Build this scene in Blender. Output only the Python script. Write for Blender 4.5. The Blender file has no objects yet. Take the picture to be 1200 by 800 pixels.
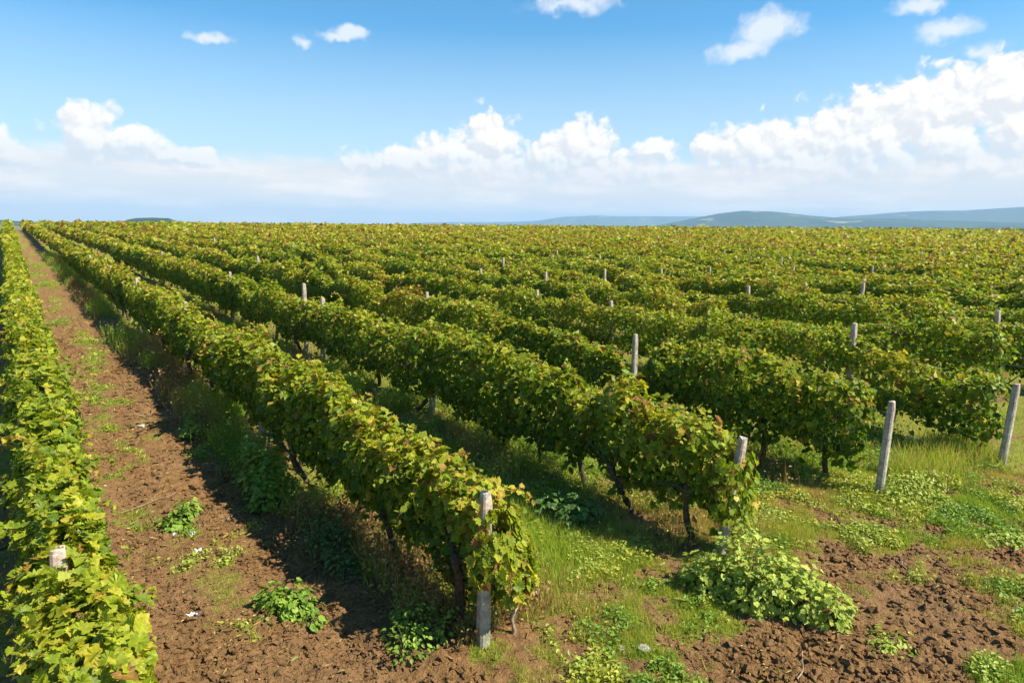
import bpy, math, random
import numpy as np
from mathutils import Matrix, Vector
rs = np.random.RandomState(7)
random.seed(5)
S = bpy.context.scene
COL = S.collection
R = math.radians

# ------------------------------------------------------------------ camera
CAM_H = 3.8
yaw, pitch, roll = R(36.2), math.atan(134.5/800), 0.0087
F = np.array([math.sin(yaw)*math.cos(pitch), math.cos(yaw)*math.cos(pitch), -math.sin(pitch)])
Rt = np.array([math.cos(yaw), -math.sin(yaw), 0]); Up = np.cross(Rt, F)
c_, s_ = math.cos(roll), math.sin(roll)
R2 = c_*Rt+s_*Up; U2 = -s_*Rt+c_*Up
cd = bpy.data.cameras.new('camera'); cam = bpy.data.objects.new('camera', cd); COL.objects.link(cam)
cam.matrix_world = Matrix(((R2[0], U2[0], -F[0], 0), (R2[1], U2[1], -F[1], 0), (R2[2], U2[2], -F[2], CAM_H), (0, 0, 0, 1)))
cd.sensor_width = 36; cd.lens = 24; cd.clip_start = .05; cd.clip_end = 60000
S.camera = cam

# ------------------------------------------------------------------ sun and sky
SUN_AZ, SUN_EL = math.atan2(.63, -.78), R(48)
sd = Vector((math.sin(SUN_AZ)*math.cos(SUN_EL), math.cos(SUN_AZ)*math.cos(SUN_EL), math.sin(SUN_EL)))
sl = bpy.data.lights.new('sun', 'SUN'); sl.energy = 4.4; sl.angle = R(.5); sl.color = (1, .93, .78)
so = bpy.data.objects.new('sun', sl); COL.objects.link(so); so.rotation_euler = sd.to_track_quat('Z', 'Y').to_euler()
S.view_settings.view_transform = 'Standard'; S.view_settings.look = 'None'
S.view_settings.gamma = 1; S.view_settings.use_curve_mapping = False
S.view_settings.exposure = 1.19

class NT:
    def __init__(s, nt): s.nt = nt
    def n(s, t, **k):
        o = s.nt.nodes.new(t)
        for a, b in k.items(): setattr(o, a, b)
        return o
    def inp(s, sock, v):
        if hasattr(v, 'is_linked') or isinstance(v, bpy.types.NodeSocket): s.nt.links.new(v, sock)
        else: sock.default_value = v
    def m(s, op, a, b=None, c=None, clamp=False):
        o = s.n('ShaderNodeMath', operation=op); o.use_clamp = clamp
        s.inp(o.inputs[0], a)
        if b is not None: s.inp(o.inputs[1], b)
        if c is not None: s.inp(o.inputs[2], c)
        return o.outputs[0]
    def vm(s, op, a, b=None):
        o = s.n('ShaderNodeVectorMath', operation=op); s.inp(o.inputs[0], a)
        if b is not None: s.inp(o.inputs[1], b)
        return o.outputs[0]
    def mix(s, f, a, b, bt='MIX'):
        o = s.n('ShaderNodeMix', data_type='RGBA', blend_type=bt)
        s.inp(o.inputs[0], f); s.inp(o.inputs[6], a); s.inp(o.inputs[7], b); return o.outputs[2]
    def ramp(s, f, lo, hi, a=0., b=1., smooth=True):
        o = s.n('ShaderNodeMapRange'); o.interpolation_type = 'SMOOTHSTEP' if smooth else 'LINEAR'
        s.inp(o.inputs[0], f); o.inputs[1].default_value = lo; o.inputs[2].default_value = hi
        o.inputs[3].default_value = a; o.inputs[4].default_value = b; return o.outputs[0]
    def noise(s, v, scale, detail=4, rough=.55, dist=0.):
        o = s.n('ShaderNodeTexNoise'); s.inp(o.inputs['Vector'], v)
        o.inputs['Scale'].default_value = scale; o.inputs['Detail'].default_value = detail
        o.inputs['Roughness'].default_value = rough; o.inputs['Distortion'].default_value = dist
        return o.outputs['Fac']

world = bpy.data.worlds.new('World'); S.world = world; world.use_nodes = True
world.cycles.sampling_method = 'MANUAL'; world.cycles.sample_map_resolution = 256
wt = world.node_tree; wt.nodes.clear(); W = NT(wt)
sky = W.n('ShaderNodeTexSky', sky_type='NISHITA'); sky.sun_disc = False
sky.sun_elevation = SUN_EL; sky.sun_rotation = SUN_AZ
sky.air_density = 1.0; sky.dust_density = .4; sky.ozone_density = 2.2; sky.altitude = 200

# clouds: banks of cumulus at their compass bearing and height (degrees)
BLOBS = [(5.0,6.1,1.9,1.9),(7.5,5.6,2.6,1.1),(11.6,4.7,2.4,.7),(1,4.2,1.7,.7),(-.1,5,.9,1.1),
 (27.1,5.0,4.2,1.1),(31.2,5.7,2.8,1.5),(34.3,6.8,1.8,2.0),(33.3,4.6,4.6,1.5),(38.3,5.5,1.3,1.1),(41.3,6.1,2.4,2.1),(43,4.0,6.4,1.5),(47.2,5.9,2,.8),
 (71.2,9.1,3.9,2.1),(66,8.2,4.4,2),(61.9,6.4,4.8,2.4),(56,6,4.2,1.7),(51.6,6.3,1.4,1),(67.7,6.1,2.7,1.5),(70.5,4.5,1.6,.8),(59.1,4.6,7.7,1.7),(71.9,6.6,2.6,2.1),(78,9,5,3),(-8,5,5,2)]
THIN = [(55.4,14.4,2.0,1.1),(53.6,13.0,2.0,.6),(40,16.8,2.9,.7),(13.2,13,1.35,.38),(23.3,14.3,1.2,.4),(22.2,14.0,.9,.35),(19.8,13.4,.6,.4),(67.2,13.2,1.8,.6),(69.2,11.6,1.0,.6),(65.3,14.9,1.5,.5)]
def make_cloud_group(name, blobs, amp, scale, puff):
    g = bpy.data.node_groups.new(name, 'ShaderNodeTree'); G = NT(g)
    g.interface.new_socket('P', in_out='INPUT', socket_type='NodeSocketVector')
    g.interface.new_socket('H', in_out='OUTPUT', socket_type='NodeSocketFloat')
    gi = G.n('NodeGroupInput'); go = G.n('NodeGroupOutput'); P = gi.outputs[0]
    nz = G.n('ShaderNodeTexNoise'); G.inp(nz.inputs['Vector'], P); nz.inputs['Scale'].default_value = scale*1.4; nz.inputs['Detail'].default_value = 5
    off = G.vm('MULTIPLY', G.vm('SUBTRACT', nz.outputs['Color'], (.5, .5, .5)), (1.6, 1.1, 0))
    Pw = G.vm('ADD', P, off)
    sp = G.n('ShaderNodeSeparateXYZ'); G.inp(sp.inputs[0], Pw)
    acc = None
    for a, e, ra, re in blobs:
        dx = G.m('DIVIDE', G.m('SUBTRACT', sp.outputs[0], a), ra); dy = G.m('DIVIDE', G.m('SUBTRACT', sp.outputs[1], e), re)
        d = G.m('SQRT', G.m('ADD', G.m('MULTIPLY', dx, dx), G.m('MULTIPLY', dy, dy)))
        v = G.m('SUBTRACT', 1., d)
        if acc is None: acc = v
        else: acc = G.m('SMOOTH_MAX', acc, v, .25)
    vo = G.n('ShaderNodeTexVoronoi', feature='F1'); G.inp(vo.inputs['Vector'], Pw)
    vo.inputs['Scale'].default_value = scale; vo.inputs['Detail'].default_value = 3; vo.inputs['Roughness'].default_value = .45
    pf = G.m('SUBTRACT', .5, vo.outputs['Distance'])
    fb = G.m('SUBTRACT', G.noise(P, scale*.55, 7, .6), .5)
    h = G.m('ADD', G.m('ADD', acc, .72), G.m('ADD', G.m('MULTIPLY', pf, puff), G.m('MULTIPLY', fb, amp)))
    g.links.new(h, go.inputs[0]); return g
tc = W.n('ShaderNodeTexCoord'); sx = W.n('ShaderNodeSeparateXYZ'); W.inp(sx.inputs[0], tc.outputs['Generated'])
az = W.m('MULTIPLY', W.m('ARCTAN2', sx.outputs[0], sx.outputs[1]), 57.2958)
el = W.m('MULTIPLY', W.m('ARCSINE', sx.outputs[2]), 57.2958)
cb = W.n('ShaderNodeCombineXYZ'); W.inp(cb.inputs[0], az); W.inp(cb.inputs[1], el); P = cb.outputs[0]
gb = make_cloud_group('cumulus', BLOBS, .62, .62, .95)
gt = make_cloud_group('thin_cloud', THIN, 2.4, .7, .5)
def ev(g, p):
    o = W.n('ShaderNodeGroup'); o.node_tree = g; W.inp(o.inputs[0], p); return o.outputs[0]
h1 = ev(gb, P); h2 = ev(gb, W.vm('ADD', P, (.30, .45, 0)))
lit = W.ramp(W.m('SUBTRACT', h1, h2), -.34, .36)
# flat, greyer undersides of the cumulus
under = W.ramp(el, 2.5, 7.0)
lit = W.m('ADD', W.m('MULTIPLY', lit, .62), W.m('MULTIPLY', under, .38))
ccol = W.mix(lit, (.68, .72, .79, 1), (1.14, 1.07, .98, 1))
calpha = W.ramp(h1, -.02, .46)
# bank fades out low
calpha = W.m('MULTIPLY', calpha, W.ramp(el, 2.0, 6.2, .12, 1))
th = W.m('MULTIPLY', W.ramp(ev(gt, P), .0, 1.25), .85)
# pale veil along the horizon with faint streaks
st = W.noise(W.vm('MULTIPLY', P, (.10, .55, 1)), 1.0, 5, .6)
veil_top = W.m('ADD', 5.4, W.m('MULTIPLY', W.m('SUBTRACT', W.noise(W.vm('MULTIPLY', P, (.12, .2, 1)), 1., 3), .5), 3.))
vd = W.m('SUBTRACT', veil_top, el)
veil = W.m('MULTIPLY', W.ramp(vd, -.3, 1.3), W.ramp(st, .3, .7, .72, .97))
veilcol = W.mix(W.ramp(st, .42, .66), (.96, .88, .82, 1), (1.2, 1.06, .93, 1))
haze_lo = W.ramp(el, 15, 0, 0, .9, smooth=False)
K = 6.3
def scl(c, k):
    return W.mix(1., c, (k, k, k, 1), 'MULTIPLY')
s0 = W.mix(1., sky.outputs[0], (.44, .99, 1.19, 1), 'MULTIPLY')
s0 = scl(s0, .92)
s1 = W.mix(haze_lo, s0, scl((.84, .87, .87, 1), K))
s2 = W.mix(veil, s1, scl(veilcol, K))
s3 = W.mix(th, s2, (.90*K, .94*K, 1.0*K, 1))
s4 = W.mix(calpha, s3, scl(ccol, K))
bg = W.n('ShaderNodeBackground'); W.inp(bg.inputs[0], s4); bg.inputs[1].default_value = .074
wo = W.n('ShaderNodeOutputWorld'); wt.links.new(bg.outputs[0], wo.inputs[0])

# ------------------------------------------------------------------ helpers
def hsh(ix, iy, s):
    h = (ix.astype(np.int64)*374761393 + iy.astype(np.int64)*668265263 + s*974634777) & 0xffffffff
    h = ((h ^ (h >> 13))*1274126177) & 0xffffffff
    h = h ^ (h >> 16)
    return (h & 0xffff)/65535.
def noise(x, y, s=0):
    x = np.asarray(x, float); y = np.asarray(y, float)+0*x; x = x+0*y
    ix = np.floor(x); iy = np.floor(y); fx = x-ix; fy = y-iy
    ux = fx*fx*(3-2*fx); uy = fy*fy*(3-2*fy)
    a = hsh(ix, iy, s); b = hsh(ix+1, iy, s); c = hsh(ix, iy+1, s); d = hsh(ix+1, iy+1, s)
    return (a*(1-ux)+b*ux)*(1-uy)+(c*(1-ux)+d*ux)*uy
def fbm(x, y, o=4, s=0, r=.5):
    t = 0; a = 1.; n = 0
    for i in range(o):
        t = t+a*noise(x*2**i+i*7.3, y*2**i+i*3.1, s+i); n += a; a *= r
    return t/n
def sm(x, a, b):
    t = np.clip((x-a)/(b-a), 0, 1); return t*t*(3-2*t)

def gz(x, y):                                   # lie of the land: a gentle rise to a crest
    y = np.asarray(y, float)
    z = .0145*np.clip(y, -400, 124)
    t = np.clip(y-124, 0, 50); z = z+.0145*(t-t*t/100)
    t = np.clip(y-180, 0, None); z = z-.012*np.minimum(t, 900)
    return z

SP = 3.24; X0 = 3.12
def rowx(k): return X0+SP*k if k >= 0 else .06

def veg(x, y):
    """share of green cover on the ground, 0 bare soil .. 1 grass"""
    n = fbm(x*1.3, y*1.3, 4, 3); n2 = fbm(x*4.2, y*4.2, 3, 9); n3 = fbm(x*.35, y*.35, 3, 21)
    v = .66+0*x
    path = sm(x, .3, .6)*(1-sm(x, 2.55, 3.0))
    strip = np.exp(-((x-1.35-.25*np.sin(y*.35))/.33)**2)*sm(y, 6.5, 12)
    strip2 = np.exp(-((x-1.55)/.5)**2)*(1-sm(y, 6.5, 9))*.40
    pv = .22+.27*strip+strip2*.8+.12*sm(y, 25, 60)
    v = v*(1-path)+pv*path
    mid = sm(x, 3.2, 3.7)*(1-sm(x, 5.6, 6.2))*sm(y, 3.6, 4.4)*(1-sm(y, 12, 20))
    v = np.maximum(v, .82*mid)
    v = np.where((x > 3.7) & (y > 4.2) & (y < 14), np.maximum(v, .74), v)
    v = np.where((x < .4), .45, v)
    # tilled strip across the headland
    line = 3.95-.60*(x-7.3)
    line = np.where(x < 7.3, 3.3+.26*(x-4.8), line)
    till = sm(line-y+(n-.5)*1.3, -.15, .25)*sm(x, 4.0, 4.8)
    v = v*(1-till)+.20*till
    gp_ = np.exp(-(((x-6.6)/.7)**2+((y-1.75)/.42)**2)); v = np.maximum(v, .85*gp_)
    low = (1-sm(y, 2.2, 3.2))*sm(x, 2.6, 3.2)*(1-sm(x, 4.2, 4.8)); v = np.maximum(v, .5*low)
    bare = np.exp(-(((x-4.6)/.45)**2+((y-4.75)/.3)**2)); v = v-.45*bare
    left = (1-sm(x, 2.4, 2.9))*(1-sm(y, 5.2, 6.4)); v = v*(1-.45*left)
    return np.clip(v+(n-.5)*1.15+(n2-.5)*.75+(n3-.5)*.3, 0, 1)

def ground_z(x, y):
    z = gz(x, y)
    d = np.hypot(x, y); f = np.clip(1-d/90, 0, 1)
    rr = np.abs(((x-X0)/SP+.5) % 1-.5)*SP
    ridge = np.where(x > 1.5, np.exp(-(rr/.45)**2), np.exp(-((x-.06)/.45)**2))
    z = z+.07*ridge*f*sm(y, 3.5, 5)
    v = veg(x, y); so_ = np.clip(1-v*1.5, 0, 1)
    n = fbm(x*3.2, y*3.2, 4, 33, .6)-.5
    m2 = fbm(x*10, y*10, 3, 44, .7)-.5-.35*(np.abs(noise(x*6.3, y*6.3, 46)-.5)*2)**.7+.2
    z = z+f*((.06+.12*so_)*n+(.014+.10*so_)*m2)
    # wheel ruts in the track
    z = z-f*.03*(np.exp(-((x-.95)/.16)**2)+np.exp(-((x-2.15)/.2)**2))
    return z

def make_mesh(name, V, Fc, cols=None, uv=None, mat=None, parent=None, smooth=False, loc=None, extra=None):
    """Fc: (n,k) int array or list of those"""
    me = bpy.data.meshes.new(name)
    if not isinstance(Fc, list): Fc = [Fc]
    Fc = [np.asarray(f) for f in Fc if len(f)]
    V = np.asarray(V, np.float32)
    me.vertices.add(len(V)); me.vertices.foreach_set('co', V.ravel())
    idx = np.concatenate([f.ravel() for f in Fc]).astype(np.int32)
    tot = np.concatenate([np.full(len(f), f.shape[1]) for f in Fc]).astype(np.int32)
    st_ = np.concatenate([[0], np.cumsum(tot)[:-1]]).astype(np.int32)
    me.loops.add(len(idx)); me.loops.foreach_set('vertex_index', idx)
    me.polygons.add(len(tot)); me.polygons.foreach_set('loop_start', st_); me.polygons.foreach_set('loop_total', tot)
    me.polygons.foreach_set('use_smooth', np.full(len(tot), smooth))
    me.update(calc_edges=True)
    if cols is not None:
        a = me.color_attributes.new('Col', 'FLOAT_COLOR', 'POINT')
        cc = np.ones((len(V), 4), np.float32); cc[:, :3] = cols; a.data.foreach_set('color', cc.ravel())
    if extra is not None:
        a = me.attributes.new('veg', 'FLOAT', 'POINT'); a.data.foreach_set('value', np.asarray(extra, np.float32))
    if mat: me.materials.append(mat)
    o = bpy.data.objects.new(name, me); COL.objects.link(o)
    if parent: o.parent = parent
    if loc is not None: o.location = loc
    return o
def tag(o, label=None, cat=None, group=None, kind=None):
    if label: o['label'] = label
    if cat: o['category'] = cat
    if group: o['group'] = group
    if kind: o['kind'] = kind
    return o
def empty(name, loc):
    o = bpy.data.objects.new(name, None); COL.objects.link(o); o.location = loc; o.empty_display_size = .2; return o
def norm(a): return a/np.maximum(np.linalg.norm(a, axis=1, keepdims=True), 1e-9)

# ------------------------------------------------------------------ materials
def new_mat(name):
    m = bpy.data.materials.new(name); m.use_nodes = True; m.node_tree.nodes.clear()
    N = NT(m.node_tree); out = N.n('ShaderNodeOutputMaterial'); return m, N, out
def leaf_mat(name, transl=.40, rough=.48, spec=.28, noisy=True, tint=(1, 1, 1, 1)):
    m, N, out = new_mat(name)
    a = N.n('ShaderNodeAttribute', attribute_name='Col')
    col = a.outputs['Color']
    if noisy:
        g = N.n('ShaderNodeNewGeometry')
        nz = N.noise(g.outputs['Position'], 45, 3)
        col = N.mix(1., col, N.mix(N.ramp(nz, .3, .7), (.78, .8, .72, 1), (1.2, 1.15, 1.1, 1)), 'MULTIPLY')
    p = N.n('ShaderNodeBsdfPrincipled'); N.inp(p.inputs['Base Color'], col)
    p.inputs['Roughness'].default_value = rough; p.inputs['Specular IOR Level'].default_value = spec
    t = N.n('ShaderNodeBsdfTranslucent'); N.inp(t.inputs[0], N.mix(1., col, (1.25, 1.35, .6, 1), 'MULTIPLY'))
    mx = N.n('ShaderNodeMixShader'); mx.inputs[0].default_value = transl
    N.nt.links.new(p.outputs[0], mx.inputs[1]); N.nt.links.new(t.outputs[0], mx.inputs[2]); N.nt.links.new(mx.outputs[0], out.inputs[0])
    return m
M_leaf = leaf_mat('vine_leaf'); M_grass = leaf_mat('grass_blade', .35, .55, .25, False); M_weed = leaf_mat('weed_leaf', .3, .5, .3)
M_hull = leaf_mat('vine_inner', .0, .8, .1)
def simple(name, col, col2, scale, rough=.8, bump=.3, bscale=None, det=5, spec=.3):
    m, N, out = new_mat(name)
    tc = N.n('ShaderNodeTexCoord'); nz = N.noise(tc.outputs['Object'], scale, det, .6)
    p = N.n('ShaderNodeBsdfPrincipled'); N.inp(p.inputs['Base Color'], N.mix(N.ramp(nz, .35, .65), col, col2))
    p.inputs['Roughness'].default_value = rough; p.inputs['Specular IOR Level'].default_value = spec
    if bump:
        b = N.n('ShaderNodeBump'); b.inputs['Strength'].default_value = bump; b.inputs['Distance'].default_value = .01
        N.inp(b.inputs['Height'], N.noise(tc.outputs['Object'], bscale or scale*3, 5, .6)); N.nt.links.new(b.outputs[0], p.inputs['Normal'])
    N.nt.links.new(p.outputs[0], out.inputs[0]); return m
M_bark = simple('vine_bark', (.045, .03, .02, 1), (.11, .075, .05, 1), 30, .9, .6)
M_cane = simple('cane', (.20, .10, .04, 1), (.28, .16, .06, 1), 20, .7, .2)
M_stem = simple('weed_stem', (.10, .13, .03, 1), (.17, .14, .06, 1), 20, .7, 0)
M_wire = simple('wire_steel', (.16, .15, .14, 1), (.26, .22, .19, 1), 40, .5, 0)
M_paper = simple('paper', (.72, .71, .68, 1), (.82, .82, .82, 1), 30, .8, .2)
M_stone = simple('pale_stone', (.25, .22, .18, 1), (.45, .41, .36, 1), 18, .9, .5)
M_twig = simple('dry_twig', (.22, .16, .10, 1), (.34, .26, .17, 1), 25, .85, .2)
M_grape = simple('dried_grape', (.05, .02, .03, 1), (.12, .05, .04, 1), 60, .6, .2)

# concrete of the posts
M_post, N, out = new_mat('post_concrete')
tcn = N.n('ShaderNodeTexCoord'); ob = tcn.outputs['Object']
c = N.mix(N.ramp(N.noise(ob, 9, 6, .65), .3, .7), (.26, .232, .18, 1), (.54, .48, .38, 1))
c = N.mix(N.ramp(N.noise(ob, 55, 3), .55, .75, 0, .7), c, (.14, .125, .10, 1))
c = N.mix(N.ramp(N.noise(N.vm('MULTIPLY', ob, (22, 22, 3)), 1, 4), .56, .70, 0, .6), c, (.12, .105, .085, 1))
szz = N.n('ShaderNodeSeparateXYZ'); N.inp(szz.inputs[0], ob)
mk = N.m('MULTIPLY', N.ramp(szz.outputs[2], 1.12, 1.2), N.ramp(N.noise(ob, 14, 3), .49, .56, 0, .5))
c = N.mix(mk, c, (.40, .21, .14, 1))
# green-grey tone, darker towards the foot
c = N.mix(N.ramp(szz.outputs[2], .38, .0, 0, .45), c, (.13, .13, .07, 1))
p = N.n('ShaderNodeBsdfPrincipled'); N.inp(p.inputs['Base Color'], c); p.inputs['Roughness'].default_value = .92; p.inputs['Specular IOR Level'].default_value = .2
b = N.n('ShaderNodeBump'); b.inputs['Strength'].default_value = .7; b.inputs['Distance'].default_value = .012
N.inp(b.inputs['Height'], N.noise(ob, 38, 6, .65)); N.nt.links.new(b.outputs[0], p.inputs['Normal']); N.nt.links.new(p.outputs[0], out.inputs[0])

# ground
M_ground, N, out = new_mat('soil_and_turf')
g = N.n('ShaderNodeNewGeometry'); Pp = g.outputs['Position']
va = N.n('ShaderNodeAttribute', attribute_name='veg').outputs['Fac']
fine = N.noise(Pp, 9, 6, .65); vfine = N.noise(Pp, 55, 5, .6); big = N.noise(Pp, .8, 4)
soil = N.mix(N.ramp(fine, .3, .7), (.160, .083, .031, 1), (.30, .165, .065, 1))
soil = N.mix(N.ramp(vfine, .52, .72, 0, .45), soil, (.38, .245, .115, 1))
soil = N.mix(N.ramp(big, .3, .7, 0, .35), soil, (.28, .17, .09, 1))
soil = N.mix(N.ramp(N.noise(Pp, 24, 3), .64, .70, 0, .5), soil, (.06, .032, .018, 1))
grn = N.mix(N.ramp(N.noise(Pp, 18, 5), .3, .7), (.13, .15, .018, 1), (.27, .26, .04, 1))
grn = N.mix(N.ramp(N.noise(Pp, 6, 4), .5, .75, 0, .6), grn, (.33, .25, .08, 1))
gm = N.ramp(N.m('ADD', va, N.m('MULTIPLY', N.m('SUBTRACT', fine, .5), .5)), .38, .66)
gcol = N.mix(gm, soil, grn)
# beyond the near field the cover is uniform vine green
sp_ = N.n('ShaderNodeSeparateXYZ'); N.inp(sp_.inputs[0], Pp)
far = N.ramp(sp_.outputs[1], 192, 220)
gcol = N.mix(far, gcol, N.mix(N.ramp(N.noise(Pp, .01, 5), .4, .6), (.10, .12, .03, 1), (.17, .16, .05, 1)))
p = N.n('ShaderNodeBsdfPrincipled'); N.inp(p.inputs['Base Color'], gcol); p.inputs['Roughness'].default_value = .95; p.inputs['Specular IOR Level'].default_value = .12
b = N.n('ShaderNodeBump'); b.inputs['Strength'].default_value = 1.; b.inputs['Distance'].default_value = .07
N.inp(b.inputs['Height'], N.m('ADD', N.m('ADD', fine, N.m('MULTIPLY', vfine, .35)), N.m('MULTIPLY', N.noise(Pp, 26, 6, .7), .6))); N.nt.links.new(b.outputs[0], p.inputs['Normal']); N.nt.links.new(p.outputs[0], out.inputs[0])

# ------------------------------------------------------------------ ground sheet
def lines(dense, far0, far1, g=1.09):
    a = list(np.arange(dense[0], dense[1]+1e-6, dense[2]))
    st = dense[2]; x = a[-1]
    while x < far1: st *= g; x += st; a.append(min(x, far1+1))
    st = dense[2]; x = a[0]; pre = []
    while x > far0: st *= g; x -= st; pre.append(max(x, far0-1))
    return np.array(pre[::-1]+a)
xs = lines((.3, 11.5, .035), -14000, 16000, 1.06); ys = lines((1.2, 12.5, .035), -3000, 16000, 1.045)
X, Y = np.meshgrid(xs, ys); nx, ny = len(xs), len(ys)
Z = ground_z(X, Y); VG = veg(X, Y)
ii = np.arange(nx*ny).reshape(ny, nx)
Fg = np.stack([ii[:-1, :-1], ii[:-1, 1:], ii[1:, 1:], ii[1:, :-1]], -1).reshape(-1, 4)
ground = make_mesh('ground', np.stack([X, Y, Z], -1).reshape(-1, 3), Fg, mat=M_ground, smooth=True, extra=VG.ravel())
tag(ground, kind='structure')

# ------------------------------------------------------------------ distant hills
M_hill, N, out = new_mat('hill_cover')
g = N.n('ShaderNodeNewGeometry'); Pp = g.outputs['Position']
hc = N.mix(N.ramp(N.noise(Pp, .0016, 6, .62), .42, .6), (.018, .04, .02, 1), (.045, .07, .03, 1))
hc = N.mix(N.ramp(N.noise(Pp, .0042, 4, .5), .62, .68, 0, .8), hc, (.30, .27, .15, 1))
p = N.n('ShaderNodeBsdfPrincipled'); N.inp(p.inputs['Base Color'], hc); p.inputs['Roughness'].default_value = 1; p.inputs['Specular IOR Level'].default_value = 0
N.nt.links.new(p.outputs[0], out.inputs[0])
def hills(name, prof, dist, depth, base=-15, rough=.06):
    azs = np.linspace(prof[0][0], prof[-1][0], 260); e = np.interp(azs, [p[0] for p in prof], [p[1] for p in prof])
    nd = 28; t = np.linspace(0, 1, nd)
    A, T = np.meshgrid(azs, t)
    rr = dist+depth*(T-.5)*2
    shape = np.where(T < .5, np.sin(T*math.pi)**.9, np.cos((T-.5)*math.pi)**1.2)
    Hh = dist*np.tan(np.radians(e))[None, :]+CAM_H-base
    x = rr*np.sin(np.radians(A)); y = rr*np.cos(np.radians(A))
    n = fbm(x/700, y/700, 5, 77)-.5
    z = base+Hh*shape*(1+rough*2*n*(1-np.exp(-((T-.5)/.12)**2)*.6)+rough*6*n*np.where(T < .45, np.sin(T/.45*math.pi), 0))
    Vv = np.stack([x, y, z], -1).reshape(-1, 3); k = np.arange(A.size).reshape(A.shape)
    Ff = np.stack([k[:-1, :-1], k[:-1, 1:], k[1:, 1:], k[1:, :-1]], -1).reshape(-1, 4)
    return tag(make_mesh(name, Vv, Ff, mat=M_hill, smooth=True), kind='structure')
hills('hills', [(46.5, -.1), (49.94, .58), (52.54, 1.12), (54.45, 1.36), (56.65, 1.30), (59.39, 1.02), (61.2, .86), (62.4, .84), (64, .80), (66, .72), (70, .6), (76, .5), (84, .1)], 7200, 1300)
hills('hills', [(58.5, -.1), (60.5, .80), (61.45, .93), (63.42, 1.08), (65.58, 1.29), (67.15, 1.35), (69.17, 1.36), (70.61, 1.45), (72.47, 1.57), (75.1, 1.62), (79, 1.4), (84, 1.0), (90, .1)], 10500, 1400)
hills('hills', [(25.0, -.1), (28, .20), (30.5, .30), (34, .34), (36.1, .38), (38.3, .50), (38.9, .61), (40.3, .82), (43.1, .92), (45.9, .88), (49.3, .90), (51.9, .92), (56, .6), (60, -.1)], 13500, 1500)
hills('hill', [(6.4, -.1), (6.8, .12), (7.13, .26), (7.69, .37), (8.79, .41), (9.8, .38), (10.24, .20), (11.9, .10), (14, -.1)], 2600, 260, rough=.12)
hills('hill', [(-3, .0), (-1.2, .06), (-.33, .14), (.58, .08), (2.2, -.1)], 3200, 300)

# ------------------------------------------------------------------ air
hb = bpy.data.meshes.new('haze')
x0, x1, y0, y1, z0, z1 = -14500, 16500, -3400, 16500, -16, 345
hv = [(x, y, z) for z in (z0, z1) for y in (y0, y1) for x in (x0, x1)]
hb.from_pydata(hv, [], [(0, 2, 3, 1), (4, 5, 7, 6), (0, 1, 5, 4), (2, 6, 7, 3), (0, 4, 6, 2), (1, 3, 7, 5)])
mh, N, out = new_mat('air'); pv_ = N.n('ShaderNodeVolumePrincipled'); pv_.inputs['Color'].default_value = (.47, .73, 1.0, 1)
pv_.inputs['Density'].default_value = 1.0e-4; pv_.inputs['Anisotropy'].default_value = 0.0
N.nt.links.new(pv_.outputs[0], out.inputs['Volume']); hb.materials.append(mh)
ho = bpy.data.objects.new('haze', hb); COL.objects.link(ho); tag(ho, kind='stuff')

# ------------------------------------------------------------------ leaf scattering
def leaf_template(lod):
    if lod == 0:      # five-lobed vine leaf, y runs from the stalk to the tip
        o = [(.05, .02), (.22, -.10), (.42, -.02), (.40, .14), (.56, .30), (.44, .40), (.50, .60), (.30, .62), (.20, .80), (0, 1.0)]
        o = o+[(-a, b_) for a, b_ in o[-2::-1]]
        o = [(a, b_) for a, b_ in o]
        P_ = [(0, .38)]+o
        T = np.array([(a, b_, .22*abs(a)*(1 if i % 2 else .3)-.18*b_*b_-(.0 if i else .05)) for i, (a, b_) in enumerate(P_)])
        n = len(o); Fc = np.array([(0, 1+i, 1+(i+1) % n) for i in range(n)])
        edge = np.array([0]+[1]*n, float)
    elif lod == 1:
        o = [(0, 0), (.46, .02), (.48, .45), (.26, .72), (0, 1), (-.26, .72), (-.48, .45), (-.46, .02)]
        T = np.array([(0, .4, -.06)]+[(a, b_, .2*abs(a)-.15*b_*b_) for a, b_ in o]); n = len(o)
        Fc = np.array([(0, 1+i, 1+(i+1) % n) for i in range(n)]); edge = np.array([0]+[1]*n, float)
    elif lod == 2:
        T = np.array([(0, 0, 0), (.5, .4, .12), (0, 1, -.1), (-.5, .4, .12)]); Fc = np.array([(0, 1, 2), (0, 2, 3)]); edge = np.array([0, 1, 1, 1.])
    elif lod == 3:    # small oval weed leaf
        T = np.array([(0, 0, 0), (.3, .3, .06), (.26, .7, .03), (0, 1, -.12), (-.26, .7, .03), (-.3, .3, .06)]); Fc = np.array([(0, 1, 2), (0, 2, 3), (0, 3, 4), (0, 4, 5)]); edge = np.array([0, .5, .5, 1, .5, .5])
    elif lod == 4:    # grass blade
        T = np.array([(-.5, 0, 0), (.5, 0, 0), (.3, .6, .02), (-.3, .6, .02), (0, 1, .15)]); Fc = np.array([(0, 1, 2), (0, 2, 3), (3, 2, 4)]); edge = np.array([0, 0, .5, .5, 1])
    return T, Fc, edge
TPL = {i: leaf_template(i) for i in range(5)}
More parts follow.
